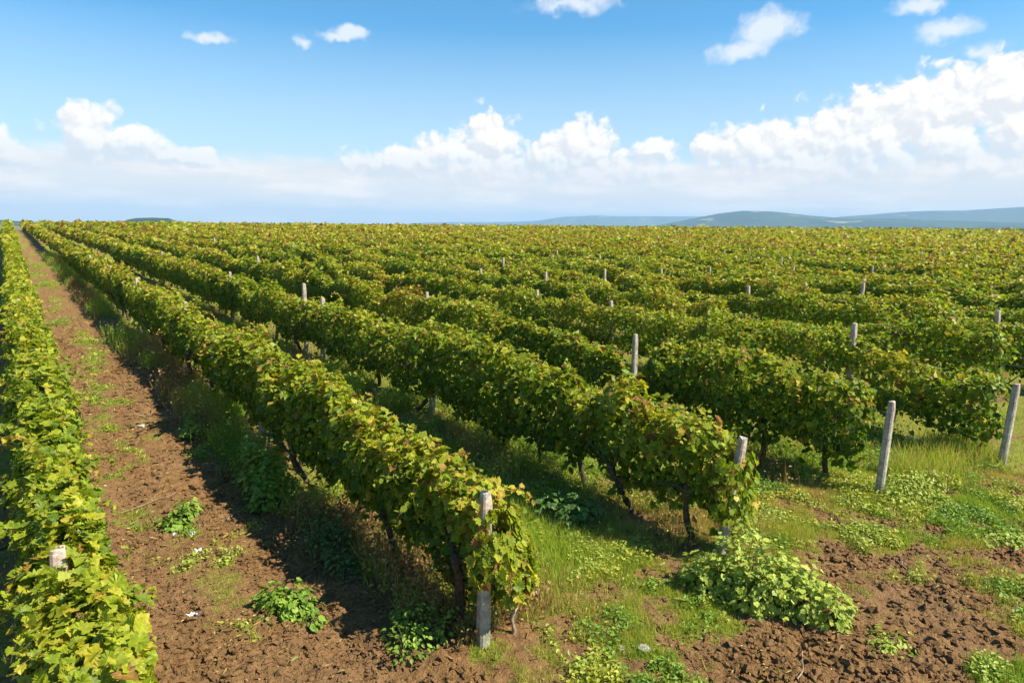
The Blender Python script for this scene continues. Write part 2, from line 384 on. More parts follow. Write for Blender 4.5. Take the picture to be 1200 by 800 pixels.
def leaves(P, nrm, tip, size, col, lod, edgecol=None, width=None):
    T, Fc, edge = TPL[lod]; n = len(P); k = len(T)
    nrm = norm(nrm); t = norm(tip-nrm*np.sum(tip*nrm, 1, keepdims=True)); b_ = np.cross(t, nrm)
    w = (size*rs.uniform(.72, 1.08, n) if lod < 2 else size) if width is None else width
    V = P[:, None, :]+b_[:, None, :]*(T[None, :, 0:1]*w[:, None, None])+t[:, None, :]*(T[None, :, 1:2]*size[:, None, None])+nrm[:, None, :]*(T[None, :, 2:3]*size[:, None, None]*rs.uniform(-.2, 2.3, n)[:, None, None])
    FF = Fc[None]+(np.arange(n)*k)[:, None, None]
    C = np.repeat(col[:, None, :], k, 1)
    if edgecol is not None: C = C+(edgecol-col)[:, None, :]*edge[None, :, None]
    return V.reshape(-1, 3), FF.reshape(-1, Fc.shape[1]), np.clip(C, 0, 1).reshape(-1, 3)
class Acc:
    def __init__(s): s.V = []; s.F = {}; s.C = []; s.n = 0
    def add(s, V, Fc, C):
        s.V.append(V); s.C.append(C); s.F.setdefault(Fc.shape[1], []).append(Fc+s.n); s.n += len(V)
    def build(s, name, mat, parent=None, loc=(0, 0, 0), smooth=False):
        V = np.concatenate(s.V)-np.array(loc)
        pl = parent is not None
        o = make_mesh(name, V, [np.concatenate(f) for f in s.F.values()], np.concatenate(s.C), mat=mat, parent=parent, smooth=smooth)
        if not pl: o.location = loc
        return o
def tube(pts, rad, sides=6):
    pts = np.asarray(pts, float); n = len(pts); rad = np.broadcast_to(np.asarray(rad, float), (n,))
    d = np.gradient(pts, axis=0); d = norm(d); a = np.where(np.abs(d[:, 2:3]) > .9, np.array([[1., 0, 0]]), np.array([[0, 0, 1.]]))
    u = norm(np.cross(d, a)); v = np.cross(d, u); th_ = np.linspace(0, 2*math.pi, sides, endpoint=False)
    V = pts[:, None, :]+rad[:, None, None]*(u[:, None, :]*np.cos(th_)[None, :, None]+v[:, None, :]*np.sin(th_)[None, :, None])
    k = np.arange(n*sides).reshape(n, sides)
    Q = np.stack([k[:-1], np.roll(k[:-1], -1, 1), np.roll(k[1:], -1, 1), k[1:]], -1).reshape(-1, 4)
    V = np.concatenate([V.reshape(-1, 3), pts[-1:]+d[-1:]*rad[-1]*.5]); e = np.array([(k[-1, i], k[-1, (i+1) % sides], n*sides, n*sides) for i in range(sides)])[:, :3]
    return V, Q, e
class TubeAcc:
    def __init__(s): s.V = []; s.Q = []; s.T = []; s.n = 0
    def add(s, pts, rad, sides=6):
        V, Q, e = tube(pts, rad, sides); s.V.append(V); s.Q.append(Q+s.n); s.T.append(e+s.n); s.n += len(V)
    def build(s, name, mat, parent=None, smooth=True, loc=(0, 0, 0)):
        o = make_mesh(name, np.concatenate(s.V)-np.array(loc), [np.concatenate(s.Q), np.concatenate(s.T)], mat=mat, parent=parent, smooth=smooth)
        if parent is None: o.location = loc
        return o

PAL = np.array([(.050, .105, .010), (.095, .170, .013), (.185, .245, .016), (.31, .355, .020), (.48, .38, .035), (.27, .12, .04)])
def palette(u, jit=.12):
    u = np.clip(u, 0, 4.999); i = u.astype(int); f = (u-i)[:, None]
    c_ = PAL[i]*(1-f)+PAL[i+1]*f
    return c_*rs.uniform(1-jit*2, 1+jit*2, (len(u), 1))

# ------------------------------------------------------------------ hedge shape
def prof(k, y):
    s = 100+k*13
    ye = YEND.get(k, 4.4)
    end = sm(y, ye-.3, ye+2.2)
    hw = .40+.20*(noise(y*.9, 0*y, s)-.5)+.14*(noise(y*2.7, 0*y, s+1)-.5)
    zt = 1.44+.14*end+.24*(noise(y*.75, 0*y, s+2)-.5)+.26*(noise(y*2.3, 0*y, s+3)-.5)
    zb = .37+.28*(noise(y*.9, 0*y, s+4)-.5)+.22*(noise(y*3., 0*y, s+5)-.5)
    drift = .16*(noise(y*.4, 0*y, s+6)-.5)
    if k == -1: hw = hw*.66; drift = drift*.5+.06; zt = zt-.26*np.exp(-((y-5.45)/.38)**2)
    if k >= 0:
        weak = sm(noise(y*.45, 0*y, s+9), .74, .92)*sm(y, ye+2, ye+5); hw = hw*(.90-.3*weak); zt = zt-.32*weak; zb = zb+.1*weak
    if k == 0:
        hw = hw*.80; zb = zb+.15; drift = drift+.05
    if k == 2:      # gap where the bare post shows, and a dying vine further up
        gap = np.exp(-((y-9.15)/.42)**2); zt = zt-.75*gap; hw = hw*(1-.75*gap)
    if k == 1:
        zt = zt-.12*np.exp(-((y-4.6)/.5)**2)
        zb = zb+.03; hw = hw*.90
        gap = np.exp(-((y-22.3)/.6)**2); zt = zt-.35*gap
    hw = hw*(.72+.28*sm(y, ye-.1, ye+.8))
    return hw, zt, zb, drift
YEND = {-1: 3.5, 0: 4.60, 1: 4.46, 2: 4.66, 3: 4.02, 4: 5.0}
YTOP = 192.
def browns(k, y):
    b_ = .5*sm(fbm(y*.35, y*0+k*5.7, 2, 300), .55, .8)
    if k == 2: b_ = b_+1.5*np.exp(-((y-18.2)/1.0)**2)
    if k == 1: b_ = b_+.5*np.exp(-((y-5.2)/.9)**2)
    return b_

def row_leaves(acc, k, ya, yb, n, size, lod, d):
    if n <= 0: return
    x0 = rowx(k)
    y = rs.uniform(ya, yb, n)
    ye = YEND.get(k, 4.4)
    hw, zt, zb, dr = prof(k, y)
    th_ = rs.uniform(-.35*math.pi, 1.35*math.pi, n)
    if d > 60: th_ = rs.uniform(.0, 1.15*math.pi, n)
    ct, st2 = np.cos(th_), np.sin(th_)
    e = .75
    cx = np.sign(ct)*np.abs(ct)**e; cz = np.sign(st2)*np.abs(st2)**e
    q = rs.uniform(0, 1, n); r = 1.04-.42*q**1.6
    if d > 25: r = 1.04-.2*q
    r = r*(.80+.42*noise(y*2.6, th_*2.0, 500+k)+.26*(noise(y*7, th_*4.5, 600+k)-.35))
    zc = (zt+zb)/2; hh = (zt-zb)/2
    x = x0+dr+hw*cx*r; z = zc+hh*cz*r
    tp_ = {-1: 1., 0: .45, 1: .55}.get(k, .7); x = x0+dr+(x-x0-dr)*(tp_+(1-tp_)*np.clip((z-zb)/(zt-zb), 0, 1))
    # ragged hanging shoots below the wall of leaves
    hang = (rs.uniform(0, 1, n) < .07) & (cz < .1); z = np.where(hang, z-rs.uniform(0, .35, n), z)
    # a few leaves above the top
    upm = (rs.uniform(0, 1, n) < .05) & (cz > .7); z = np.where(upm, z+rs.uniform(0, .16, n), z)
    z = np.maximum(z, .10)
    yy = y
    P = np.stack([x, yy, z+gz(x, yy)], 1)
    o = np.stack([ct, rs.normal(0, .35, n), st2], 1)
    if True:
        m_ = yy < ye+.35
        o[m_, 1] -= 1.0
    nr = o*.75+np.array([[0., 0, .40]])+rs.normal(0, .52, (n, 3))
    tp = np.array([[0., 0, -1.]])+o*.45+rs.normal(0, .75, (n, 3))
    tpt = np.where(cz[:, None] > .75, rs.normal(0, 1, (n, 3)), tp)
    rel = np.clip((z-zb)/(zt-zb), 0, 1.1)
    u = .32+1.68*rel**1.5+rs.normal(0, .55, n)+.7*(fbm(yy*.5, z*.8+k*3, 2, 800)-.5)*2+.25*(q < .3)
    bz = browns(k, yy)
    u = u+.9*(fbm(x0/14+0*yy, yy/14, 2, 820)-.5)
    u = u+bz*rs.uniform(0, 2.2, n)+np.where(rs.uniform(0, 1, n) < .03+.07*rel, 2.0, 0)+np.where((rs.uniform(0, 1, n) < .012+.018*rel), 3.5, 0)
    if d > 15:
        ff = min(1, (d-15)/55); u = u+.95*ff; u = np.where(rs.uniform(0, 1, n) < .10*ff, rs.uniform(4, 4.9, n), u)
    if k == -1: u = np.minimum(u*.95+.12, 2.85+rs.uniform(-.4, 1.2, n)**3)
    if k == 0: u = u+.9*sm(-yy, -5.15, -4.7)
    u = np.maximum(u, 0)
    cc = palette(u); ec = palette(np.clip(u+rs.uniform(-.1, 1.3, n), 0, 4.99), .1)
    if lod == 2: cc = (cc+ec)/2; ec = None
    sz = size*np.clip(np.exp(rs.normal(-.05, .32, n)), .45, 1.55)
    if cz is not None and lod < 2: sz = sz*np.where(upm, .7, 1)
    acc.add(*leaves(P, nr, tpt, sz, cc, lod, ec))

def hull(acc, k, ya, yb, step, f=.72):
    ys_ = [ya]
    while ys_[-1] < yb: ys_.append(ys_[-1]+step(math.hypot(rowx(k), ys_[-1])))
    ys_ = np.array(ys_); hw, zt, zb, dr = prof(k, ys_); th_ = np.linspace(-.5*math.pi, 1.5*math.pi, 9)[:-1]
    zc = (zt+zb)/2; hh = (zt-zb)/2
    ct, st2 = np.cos(th_), np.sin(th_)
    rr = f*(.9+.25*noise(ys_[:, None]*2+0*th_[None], 0*ys_[:, None]+th_[None]*3, 900+k))
    x = rowx(k)+dr[:, None]+hw[:, None]*rr*np.sign(ct)*np.abs(ct)**.75; z = zc[:, None]+hh[:, None]*rr*np.sign(st2)*np.abs(st2)**.75
    y2 = ys_[:, None]+0*x
    V = np.stack([x, y2, z+gz(x, y2)], -1).reshape(-1, 3); kk = np.arange(x.size).reshape(x.shape)
    Q = np.stack([kk[:-1], np.roll(kk[:-1], -1, 1), np.roll(kk[1:], -1, 1), kk[1:]], -1).reshape(-1, 4)
    u = 1.1+1.2*noise(V[:, 1]*1.5, V[:, 2]*4+k, 950); acc.add(V, Q, palette(u))

def build_row(acc, k, tanlim):
    x0 = rowx(k); ya = max(YEND.get(k, 4.4), x0/tanlim)
    y = ya; B = 1.0
    while y < YTOP:
        dy = max(1.0, .04*math.hypot(x0, y)); yb = min(y+dy, YTOP); d = math.hypot(x0, (y+yb)/2)
        d3 = math.hypot(d, 2.5)
        L = max(.080 if k >= 0 else .076, .0040*d)
        L2 = L*L
        if d < 13: n, lod = 10.5/L2, 0
        elif d < 30: n, lod = 7.6/L2, 1
        elif d < 60: n, lod = 6.2/L2, 2
        else: n, lod = 4.2/L2, 2
        row_leaves(acc, k, y, yb, int(n*(yb-y)*(1 if k != -1 else 1.15)), L*(1.0 if d > 9 else .98), lod, d)
        y = yb
    yh = max(ya, math.sqrt(max(0, 24**2-x0*x0)))
    hull(acc, k, max(yh, ya+.6), YTOP, lambda d_: max(.5, .03*d_))

ORD = ['first', 'second', 'third', 'fourth', 'fifth', 'sixth', 'seventh', 'eighth', 'ninth', 'tenth', 'eleventh', 'twelfth', 'thirteenth', 'fourteenth', 'fifteenth', 'sixteenth']
NROW = 14
def rname(k): return 'the vine row left of the dirt track' if k < 0 else 'the %s vine row right of the dirt track' % ORD[k]
ROWLAB = {-1: 'yellow green vine row left of the dirt track, seen from above at the left edge',
 0: 'vine row bordering the dirt track on its right, ending at the post with drooping leaves',
 1: 'second vine row right of the dirt track, ending behind the big mallow bush',
 2: 'third vine row right of the dirt track, with a gap around a bare post',
 3: 'fourth vine row from the dirt track, near end by the rightmost post'}
# trunks: four shapes shared by all rows
def trunk_mesh(seed):
    r_ = np.random.RandomState(seed); T = TubeAcc(); n = 9
    p_ = [np.array([0, 0, -.06])]; d_ = np.array([r_.normal(0, .15), r_.normal(0, .2), 1.])
    for i in range(n):
        d_ = d_+r_.normal(0, .11, 3); d_[2] = max(d_[2], 1.); p_.append(p_[-1]+d_/np.linalg.norm(d_)*.085)
    p_ = np.array(p_); T.add(p_, np.linspace(.040, .026, n+1)*(1+.25*r_.rand(n+1)), 8)
    for s in (-1, 1):
        q = [p_[-2]]; d2 = np.array([r_.normal(0, .3), s*.9, .7])
        for i in range(6):
            d2 = d2+r_.normal(0, .2, 3); q.append(q[-1]+d2/np.linalg.norm(d2)*.08)
        T.add(np.array(q), np.linspace(.02, .009, 7), 6)
    return T.build('trunk', M_bark)
trunk_src = [trunk_mesh(s) for s in (1, 2, 3, 4, 5)]
used = set()
canes_rng = np.random.RandomState(11)
row_objs = {}
for k in range(-1, NROW):
    x0 = rowx(k); ye = YEND.get(k, 4.4)
    root = empty('vine_row', (x0, ye, float(gz(x0, ye)))); row_objs[k] = root
    tag(root, ROWLAB.get(k, '%s vine row counted from the dirt track, in the open field beyond the nearer rows' % ORD[k] if k > 3 else None), 'vine row', 'long vine rows running to the horizon')
    A = Acc(); build_row(A, k, 5.2)
    # shoots with canes, near part of the near rows
    if k < 5:
        T = TubeAcc(); yl = 18 if k < 3 else 10
        for j in range(int((yl-ye)*11)):
            y = canes_rng.uniform(ye+.1, yl); hw, zt, zb, dr = [float(v[0]) for v in prof(k, np.array([y]))]
            side = canes_rng.uniform(-1, 1); p0 = np.array([x0+dr+hw*side*.8, y, zt-.10-(.25*abs(side))])
            d_ = np.array([side*.8+canes_rng.normal(0, .3), canes_rng.normal(0, .5), canes_rng.uniform(.1, 1.5)]); pts = [p0]; m_ = canes_rng.randint(4, 9) if canes_rng.rand() < .82 else canes_rng.randint(9, 15)
            if m_ > 8: d_[2] += .9
            for i in range(m_):
                d_ = d_/np.linalg.norm(d_); d_[2] -= (.16+.05*i)*min(1, 7/m_); d_ += canes_rng.normal(0, .1, 3); pts.append(pts[-1]+d_/np.linalg.norm(d_)*.062)
            pts = np.array(pts); pts[:, 2] += gz(0, y); T.add(pts, np.linspace(.0032, .0012, len(pts)), 4)
            lp = np.repeat(pts[1:], 2, 0); n = len(lp); tt = np.repeat(np.linspace(0, 1, m_), 2)
            tp = rs.normal(0, .7, (n, 3)); tp[:, 2] -= .4; nr = rs.normal(0, .45, (n, 3)); nr[:, 2] += .8
            u = 1.2+1.3*tt+rs.normal(0, .4, n)+(1.6 if canes_rng.rand() < .15 else 0)
            A.add(*leaves(lp+rs.normal(0, .012, (n, 3)), nr, tp, (.10-.058*tt)*rs.uniform(.8, 1.1, n), palette(np.maximum(u, 0)), 0, palette(np.clip(u+rs.uniform(0, 1.2, n), 0, 4.9))))
        A.add(np.concatenate(T.V), np.concatenate(T.Q), np.tile(np.array([[.24, .12, .045]]), (T.n, 1)))
    if k == 1:      # brownish leaves wrapped round the middle of the second end post
        n = 480; a_ = rs.uniform(-math.pi, math.pi, n); z_ = rs.uniform(.45, 1.24, n); rad_ = rs.uniform(.10, .27, n)
        P_ = np.stack([x0+.02+rad_*np.cos(a_)*1.2, 4.46+rad_*np.sin(a_)*.8, z_+gz(0, 4.5)], 1); o = np.stack([np.cos(a_), np.sin(a_), .4+0*a_], 1)+rs.normal(0, .3, (n, 3)); tp = np.array([[0, 0, -1.]])+rs.normal(0, .4, (n, 3))
        u = rs.uniform(1.0, 2.6, n)+np.where(rs.rand(n) < .18, 2., 0)
        A.add(*leaves(P_, o, tp, rs.uniform(.05, .095, n), palette(u), 0, palette(np.clip(u+.6, 0, 4.95))))
    if k == 0:      # curtain of drying leaves hanging over the end post
        n = 620; t_ = rs.uniform(0, 1, n)
        a_ = rs.uniform(-math.pi, 0, n); rad_ = .10+.20*np.sin(np.clip(t_, 0, 1)*2.2)*rs.uniform(.6, 1.1, n)
        P_ = np.stack([x0+.12+rad_*np.cos(a_)*1.1, 4.60+rad_*np.sin(a_)*.85, 1.34-.84*t_+gz(0, 4.6)], 1)
        o = np.stack([np.cos(a_), np.sin(a_), .4+0*a_], 1)+rs.normal(0, .3, (n, 3)); tp = np.array([[0, 0, -1.]])+rs.normal(0, .35, (n, 3))
        u = rs.choice([1.4, 2.0, 2.6, 3.2, 4.2, 4.8], n, p=[.2, .24, .26, .16, .08, .06])+rs.normal(0, .2, n)
        keep = ~((t_ < .22) & (np.abs(a_+math.pi*.62) < .75)) & ~((t_ > .72) & (np.cos(a_) < -.1))
        A.add(*leaves(P_[keep], o[keep], tp[keep], rs.uniform(.06, .115, keep.sum()), palette(u[keep]), 0, palette(np.clip(u[keep]+.6, 0, 4.95))))
    A.build('foliage', M_leaf, root).location = -root.location
    # trunks
    ymax = {-1: 9, 0: 30, 1: 30, 2: 22, 3: 16, 4: 9, 5: 0}.get(k, 0)
    y = ye+.45; j = 0
    while y < ymax:
        s = trunk_src[(j*3+k) % 5]
        if s not in used: t = s; used.add(s)
        else: t = s.copy(); COL.objects.link(t)
        t.parent = root; xx = x0+rs.normal(0, .04); t.location = Vector((xx, y, float(ground_z(np.array([xx]), np.array([y]))[0])))-root.location
        t.rotation_euler = (0, rs.normal(0, .05), math.pi*rs.randint(0, 2)+rs.normal(0, .3)); sc = rs.uniform(.85, 1.1); t.scale = (sc*rs.uniform(.8, 1.3),)*2+(sc,)
        y += rs.uniform(.95, 1.35); j += 1
    if k < 5:
        y0_ = {-1: 5.54, 0: 4.67, 1: 4.56, 2: 4.34, 3: 3.86, 4: 4.3}[k]
        for hz in (.74, 1.08, 1.26):
            yy = np.linspace(y0_, 24, 30); T = TubeAcc(); T.add(np.stack([x0+0*yy, yy, hz+gz(0, yy)-.02*np.abs(np.sin(yy*.5))], 1), .003, 4)
            T.build('wire', M_wire, root).location = -root.location

# the further rows read as one mass
A = Acc()
k = NROW
while rowx(k) < 900:
    build_row(A, k, 4.7); k += 1
o = A.build('distant_vine_rows', M_leaf); tag(o, 'unbroken mass of yellow green vine rows filling the far field up to the horizon', 'vine rows', kind='stuff')

# ------------------------------------------------------------------ posts
def post_mesh(w, h, seed):
    r_ = np.random.RandomState(seed); n = 14; zs = np.linspace(-.12, h, n); V = []
    for i, z in enumerate(zs):
        wx = w*(1-.10*i/n)/2; wy = w*.9*(1-.10*i/n)/2; ch = .18
        if i == n-1: wx *= .80; wy *= .80
        for a, b_ in ((1, 1-ch*2), (1-ch*2, 1), (-1+ch*2, 1), (-1, 1-ch*2), (-1, -1+ch*2), (-1+ch*2, -1), (1-ch*2, -1), (1, -1+ch*2)):
            V.append((a*wx*(1+r_.normal(0, .03)), b_*wy*(1+r_.normal(0, .03)), z+(r_.normal(0, .008) if i > n-3 else 0)-(.02 if i == n-2 else 0)))
    V.append((r_.normal(0, .01), r_.normal(0, .01), h+.012)); V = np.array(V); kk = np.arange(n*8).reshape(n, 8)
    Q = np.stack([kk[:-1], np.roll(kk[:-1], -1, 1), np.roll(kk[1:], -1, 1), kk[1:]], -1).reshape(-1, 4)
    T = np.array([(kk[-1, i], kk[-1, (i+1) % 8], n*8) for i in range(8)])
    return make_mesh('trellis_post', V, [Q, T], mat=M_post)
GP = 'concrete posts along the vine rows'
def put_post(o, x, y, lean=(0, 0), rz=0):
    o.location = (x, y, float(ground_z(np.array([x]), np.array([y]))[0])); o.rotation_euler = (lean[0], lean[1], rz); return o
ends = [(0, 3.09, 4.62, 1.42, .112, (.0, .02), 'grey end post half hidden by drooping leaves, closest to the bottom of the photo'),
        (1, 6.31, 4.52, 1.42, .115, (.09, .08), 'leaning grey end post with its top above brownish leaves, behind the mallow bush'),
        (2, 9.65, 4.34, 1.36, .115, (.02, .045), 'fully bare pale end post with red paint near its top, at the third vine row'),
        (3, 12.70, 3.86, 1.34, .12, (.03, .05), 'rightmost end post, bare and leaning, by the tall grass'),
        (-1, .08, 5.50, 1.38, .125, (0, 0), 'square post top sunk among yellow leaves of the leftmost vine row')]
for k, x, y, h, w, ln, lab in ends:
    o = put_post(post_mesh(w, h, 40+k), x, y, ln, rs.normal(0, .06)); tag(o, lab, 'post', GP)
    for hz in (.80, 1.16):
        hw_ = w*(.49-.04*hz)+.003; q = [(hw_, .7*hw_), (.7*hw_, hw_*.9), (-.7*hw_, hw_*.9), (-hw_, .7*hw_), (-hw_, -.7*hw_), (-.7*hw_, -hw_*.9), (.7*hw_, -hw_*.9), (hw_, -.7*hw_)]
        T = TubeAcc(); T.add(np.array([(a, b_, hz+.006*i) for i, (a, b_) in enumerate(q+q[:2])]), .0035, 5); T.build('wire_tie', M_wire, o)
src = post_mesh(.115, 1.78, 77); first = True
MID = [(1,25.8,1.69),(3,56.4,1.91),(2,33.8,1.77),(1,18.3,1.92),(1,17.1,1.62),(7,63.9,1.75),(9,78.7,1.7),(9,69.9,1.72),(6,47.7,1.82),(4,47.9,1.68),(8,89.6,1.75),(0,17.35,1.70),
 (7,47.3,1.72),(8,46.7,1.75),(7,39.3,1.72),(5,27.2,1.87),(4,24.1,1.66),(2,17.3,1.62),(7,31.2,1.69),(8,34.8,1.75),(8,30.8,1.7),(4,19.9,1.81),(5,20.1,1.79),(8,27.4,1.74),(6,20.1,1.74),(3,16.3,1.6),(3,13.0,1.67),(2,9.15,1.57),
 (13,41.4,1.72),(13,52.8,1.8),(7,20.1,1.71),(5,13.4,1.73),(6,13.3,1.72),(6,11.4,1.85),(3,6.56,1.91),(5,6.3,1.76),(11,17.5,1.66),(11,16,1.75),(10,17.4,1.72),(13,24.1,1.75),(8,17.9,1.81),(10,24.6,1.79),(12,31.4,1.79),(10,22.6,1.85),
 (-1,13.2,1.42),(-1,20.5,1.60),(0,11.0,1.45),(0,24.3,1.7),(0,31.1,1.65),(0,38,1.7),(1,11.3,1.4),(1,39.5,1.75),(2,46.3,1.75)]
FAR = [(16,23.4,1.81),(17,23.2,1.79),(22,27.6,1.72),(27,35.2,1.75),(20,22.1,1.89),(14,15.3,1.78),(29,98.8,1.8),(47,68,1.85),(44,54.9,1.9),(8,141.7,1.75)]
cnt = {}
for k, y, h in sorted(MID+FAR):
    if first: o = src; first = False
    else: o = src.copy(); COL.objects.link(o)
    put_post(o, rowx(k)+rs.normal(0, .03), y, (rs.normal(0, .02), rs.normal(0, .03)), rs.normal(0, .1)); o.scale = (rs.uniform(.9, 1.1),)*2+(h/1.79,)
    if k < 14:
        cnt[k] = cnt.get(k, 0)+1; c_n = ORD[cnt[k]-1]
        lab = '%s post from the near end inside %s' % (c_n, rname(k))
        if (k, y) == (2, 9.15): lab = 'bare post in the leaf gap of the third vine row right of the dirt track'
        if (k, y) == (3, 6.56): lab = 'tall post rising above the leaves behind the red marked bare end post'
        if (k, y) == (5, 6.3): lab = 'weathered post poking above the leaves near the right edge of the photo'
        tag(o, lab, 'post', GP)
    else: tag(o, 'small pale post tip standing in the far field mass of vines', 'post', 'tiny posts in the far field')

# ------------------------------------------------------------------ weeds and bushes
def gzz(x, y): return float(ground_z(np.array([float(x)]), np.array([float(y)]))[0])
WP = {'lush': [(.19, .27, .03), (.31, .40, .04), (.42, .48, .07)], 'mallow': [(.17, .23, .03), (.30, .36, .055), (.43, .46, .10)], 'green': [(.085, .16, .02), (.16, .26, .03), (.25, .35, .045)], 'dark': [(.045, .10, .025), (.08, .15, .035), (.13, .22, .045)],
      'yellow': [(.22, .26, .03), (.33, .35, .045), (.42, .40, .07)], 'dry': [(.34, .22, .08), (.48, .34, .13), (.34, .31, .07)], 'rust': [(.20, .09, .04), (.28, .16, .07), (.17, .17, .05)]}
def wcol(kind, n):
    p_ = np.array(WP[kind]); u = np.clip(rs.beta(2, 2, n)*2, 0, 1.999); i = u.astype(int); f = (u-i)[:, None]
    return (p_[i]*(1-f)+p_[i+1]*f)*rs.uniform(.8, 1.2, (n, 1))
def bush(name, label, cat, lobes, nleaf, lsize, kind, lod=1, stems=14, group=None):
    """lobes: (x, y, radius, height)"""
    cx = np.mean([l[0] for l in lobes]); cy = np.mean([l[1] for l in lobes]); base = (cx, cy, gzz(cx, cy))
    A = Acc(); T = TubeAcc()
    ar = np.array([l[2]**2 for l in lobes]); ar = ar/ar.sum()
    for (x, y, r, h), w in zip(lobes, ar):
        n = int(nleaf*w); z0 = gzz(x, y)
        a = rs.uniform(0, 2*math.pi, n); el_ = np.arcsin(rs.uniform(0, 1, n)); q = 1-.45*rs.uniform(0, 1, n)**1.5
        q = q*(.55+.65*noise(a*2, el_*3+r*9, int(x*50))+.25*noise(a*6, el_*7, int(y*50)))
        lx = np.cos(a)*np.cos(el_); ly = np.sin(a)*np.cos(el_); lz = np.sin(el_)
        P = np.stack([x+r*lx*q, y+r*ly*q, z0+.02+h*lz*q], 1)
        nr = np.stack([lx*.6, ly*.6, lz*.5+.7], 1)+rs.normal(0, .3, (n, 3)); tp = np.stack([lx, ly, -.2+0*lx], 1)+rs.normal(0, .4, (n, 3))
        cc = wcol(kind, n); A.add(*leaves(P, nr, tp, lsize*rs.uniform(.5, 1.25, n), cc, lod, cc*1.25))
        for s in range(int(stems*w)+2):
            i = rs.randint(n); e = P[i]; b0 = np.array([x+rs.normal(0, r*.15), y+rs.normal(0, r*.15), z0-.02]); m_ = (b0+e)/2+np.array([0, 0, .05])
            T.add(np.array([b0, m_, e]), [.006, .004, .002], 4)
    A.add(np.concatenate(T.V), np.concatenate(T.Q), np.tile(np.array([[.13, .14, .04]]), (T.n, 1)))
    return tag(A.build(name, M_weed, loc=base), label, cat, group)
bush('mallow_bush', 'big pale green mallow bush sprawling at the edge of the tilled soil in the foreground', 'bush',
     [(5.62, 4.22, .24, .32), (5.74, 4.02, .27, .50), (5.92, 3.88, .27, .66), (5.88, 3.58, .30, .58), (6.02, 3.36, .27, .46), (6.10, 3.08, .22, .34), (5.68, 3.66, .22, .34), (6.22, 3.66, .2, .34)], 3000, .060, 'mallow', 0, 90)
bush('weed_bush', 'bright round weed bush on the track, near its bottom in the photo', 'weed', [(1.86, 6.26, .24, .26), (1.78, 6.42, .17, .22), (1.95, 6.12, .17, .2)], 420, .06, 'green', 0)
bush('weed_bush', 'low weed bush in the middle of the dirt track beside white paper scraps', 'weed', [(1.38, 8.92, .20, .18), (1.52, 9.05, .18, .22), (1.30, 8.75, .16, .12)], 330, .055, 'green', 0)
bush('weed_bush', 'large dark bush in the shade under the first vine row', 'bush', [(2.62, 9.1, .34, .62), (2.60, 9.7, .36, .74), (2.45, 8.8, .26, .35)], 1500, .06, 'green', 0, 30)
bush('weed_bush', 'small light green rosette of leaves below the round weed bush', 'weed', [(1.97, 5.88, .15, .07)], 60, .07, 'green', 3)
bush('weed_bush', 'dark round leaved weed clump shaded by the second vine row', 'weed', [(5.5, 6.1, .30, .34), (5.38, 6.45, .26, .3)], 480, .075, 'dark', 0)
bush('weed_bush', 'flat pale weed on the bare soil at the right edge', 'weed', [(9.55, 2.75, .30, .11), (9.35, 2.9, .18, .09)], 200, .06, 'mallow', 0)
bush('weed_bush', 'small pale weed on tilled soil right of the mallow bush', 'weed', [(6.20, 2.60, .22, .12), (6.02, 2.52, .14, .09)], 170, .05, 'mallow', 0)
bush('weed_bush', 'leafy weed clump around the foot of the red marked bare post', 'weed', [(9.95, 4.15, .34, .36), (10.35, 4.25, .36, .30), (9.62, 4.1, .22, .2), (10.75, 4.1, .34, .22), (10.1, 3.8, .25, .16)], 1100, .05, 'mallow', 3)
bush('weed_bush', 'weed clump with yellow green leaves at the edge of the track further up', 'weed', [(2.3, 12.4, .24, .3), (2.45, 12.9, .25, .35)], 420, .06, 'green', 1)
bush('weed_bush', 'spreading green weed in the shade left of the nearest end post', 'weed', [(2.70, 5.15, .30, .36), (2.5, 4.9, .22, .22), (2.95, 4.95, .2, .3)], 520, .05, 'green', 3)
bush('weed_bush', 'feathery dark weed in the shade below the first vine row', 'weed', [(2.58, 6.6, .24, .26), (2.68, 7.1, .30, .34), (2.75, 7.6, .26, .3)], 900, .05, 'dark', 3)
bush('weed_bush', 'low green weed at the foot of the second vine row end', 'weed', [(6.9, 4.75, .26, .16), (7.3, 4.9, .24, .14)], 260, .05, 'green', 3)

# dried vine trunk with knotted wire beside the near end post
T = TubeAcc(); b0 = (3.42, 4.62)
pz = gzz(*b0); pts = np.array([(b0[0]+.012*math.sin(i*1.7), b0[1]+.01*math.cos(i*2.1), pz-.03+i*.06) for i in range(10)])
T.add(pts, .019+.004*np.sin(np.arange(10)*2.2), 7)
for hz in (.22, .36):
    T.add(np.array([(b0[0]-.06, b0[1], pz+hz+.01), (b0[0], b0[1]-.02, pz+hz), (b0[0]+.05, b0[1], pz+hz+.015)]), [.006, .014, .006], 5)
tag(T.build('dead_stake', M_twig, loc=(b0[0], b0[1], pz)), 'thin knotted dead stake standing right of the near end post', 'stake')

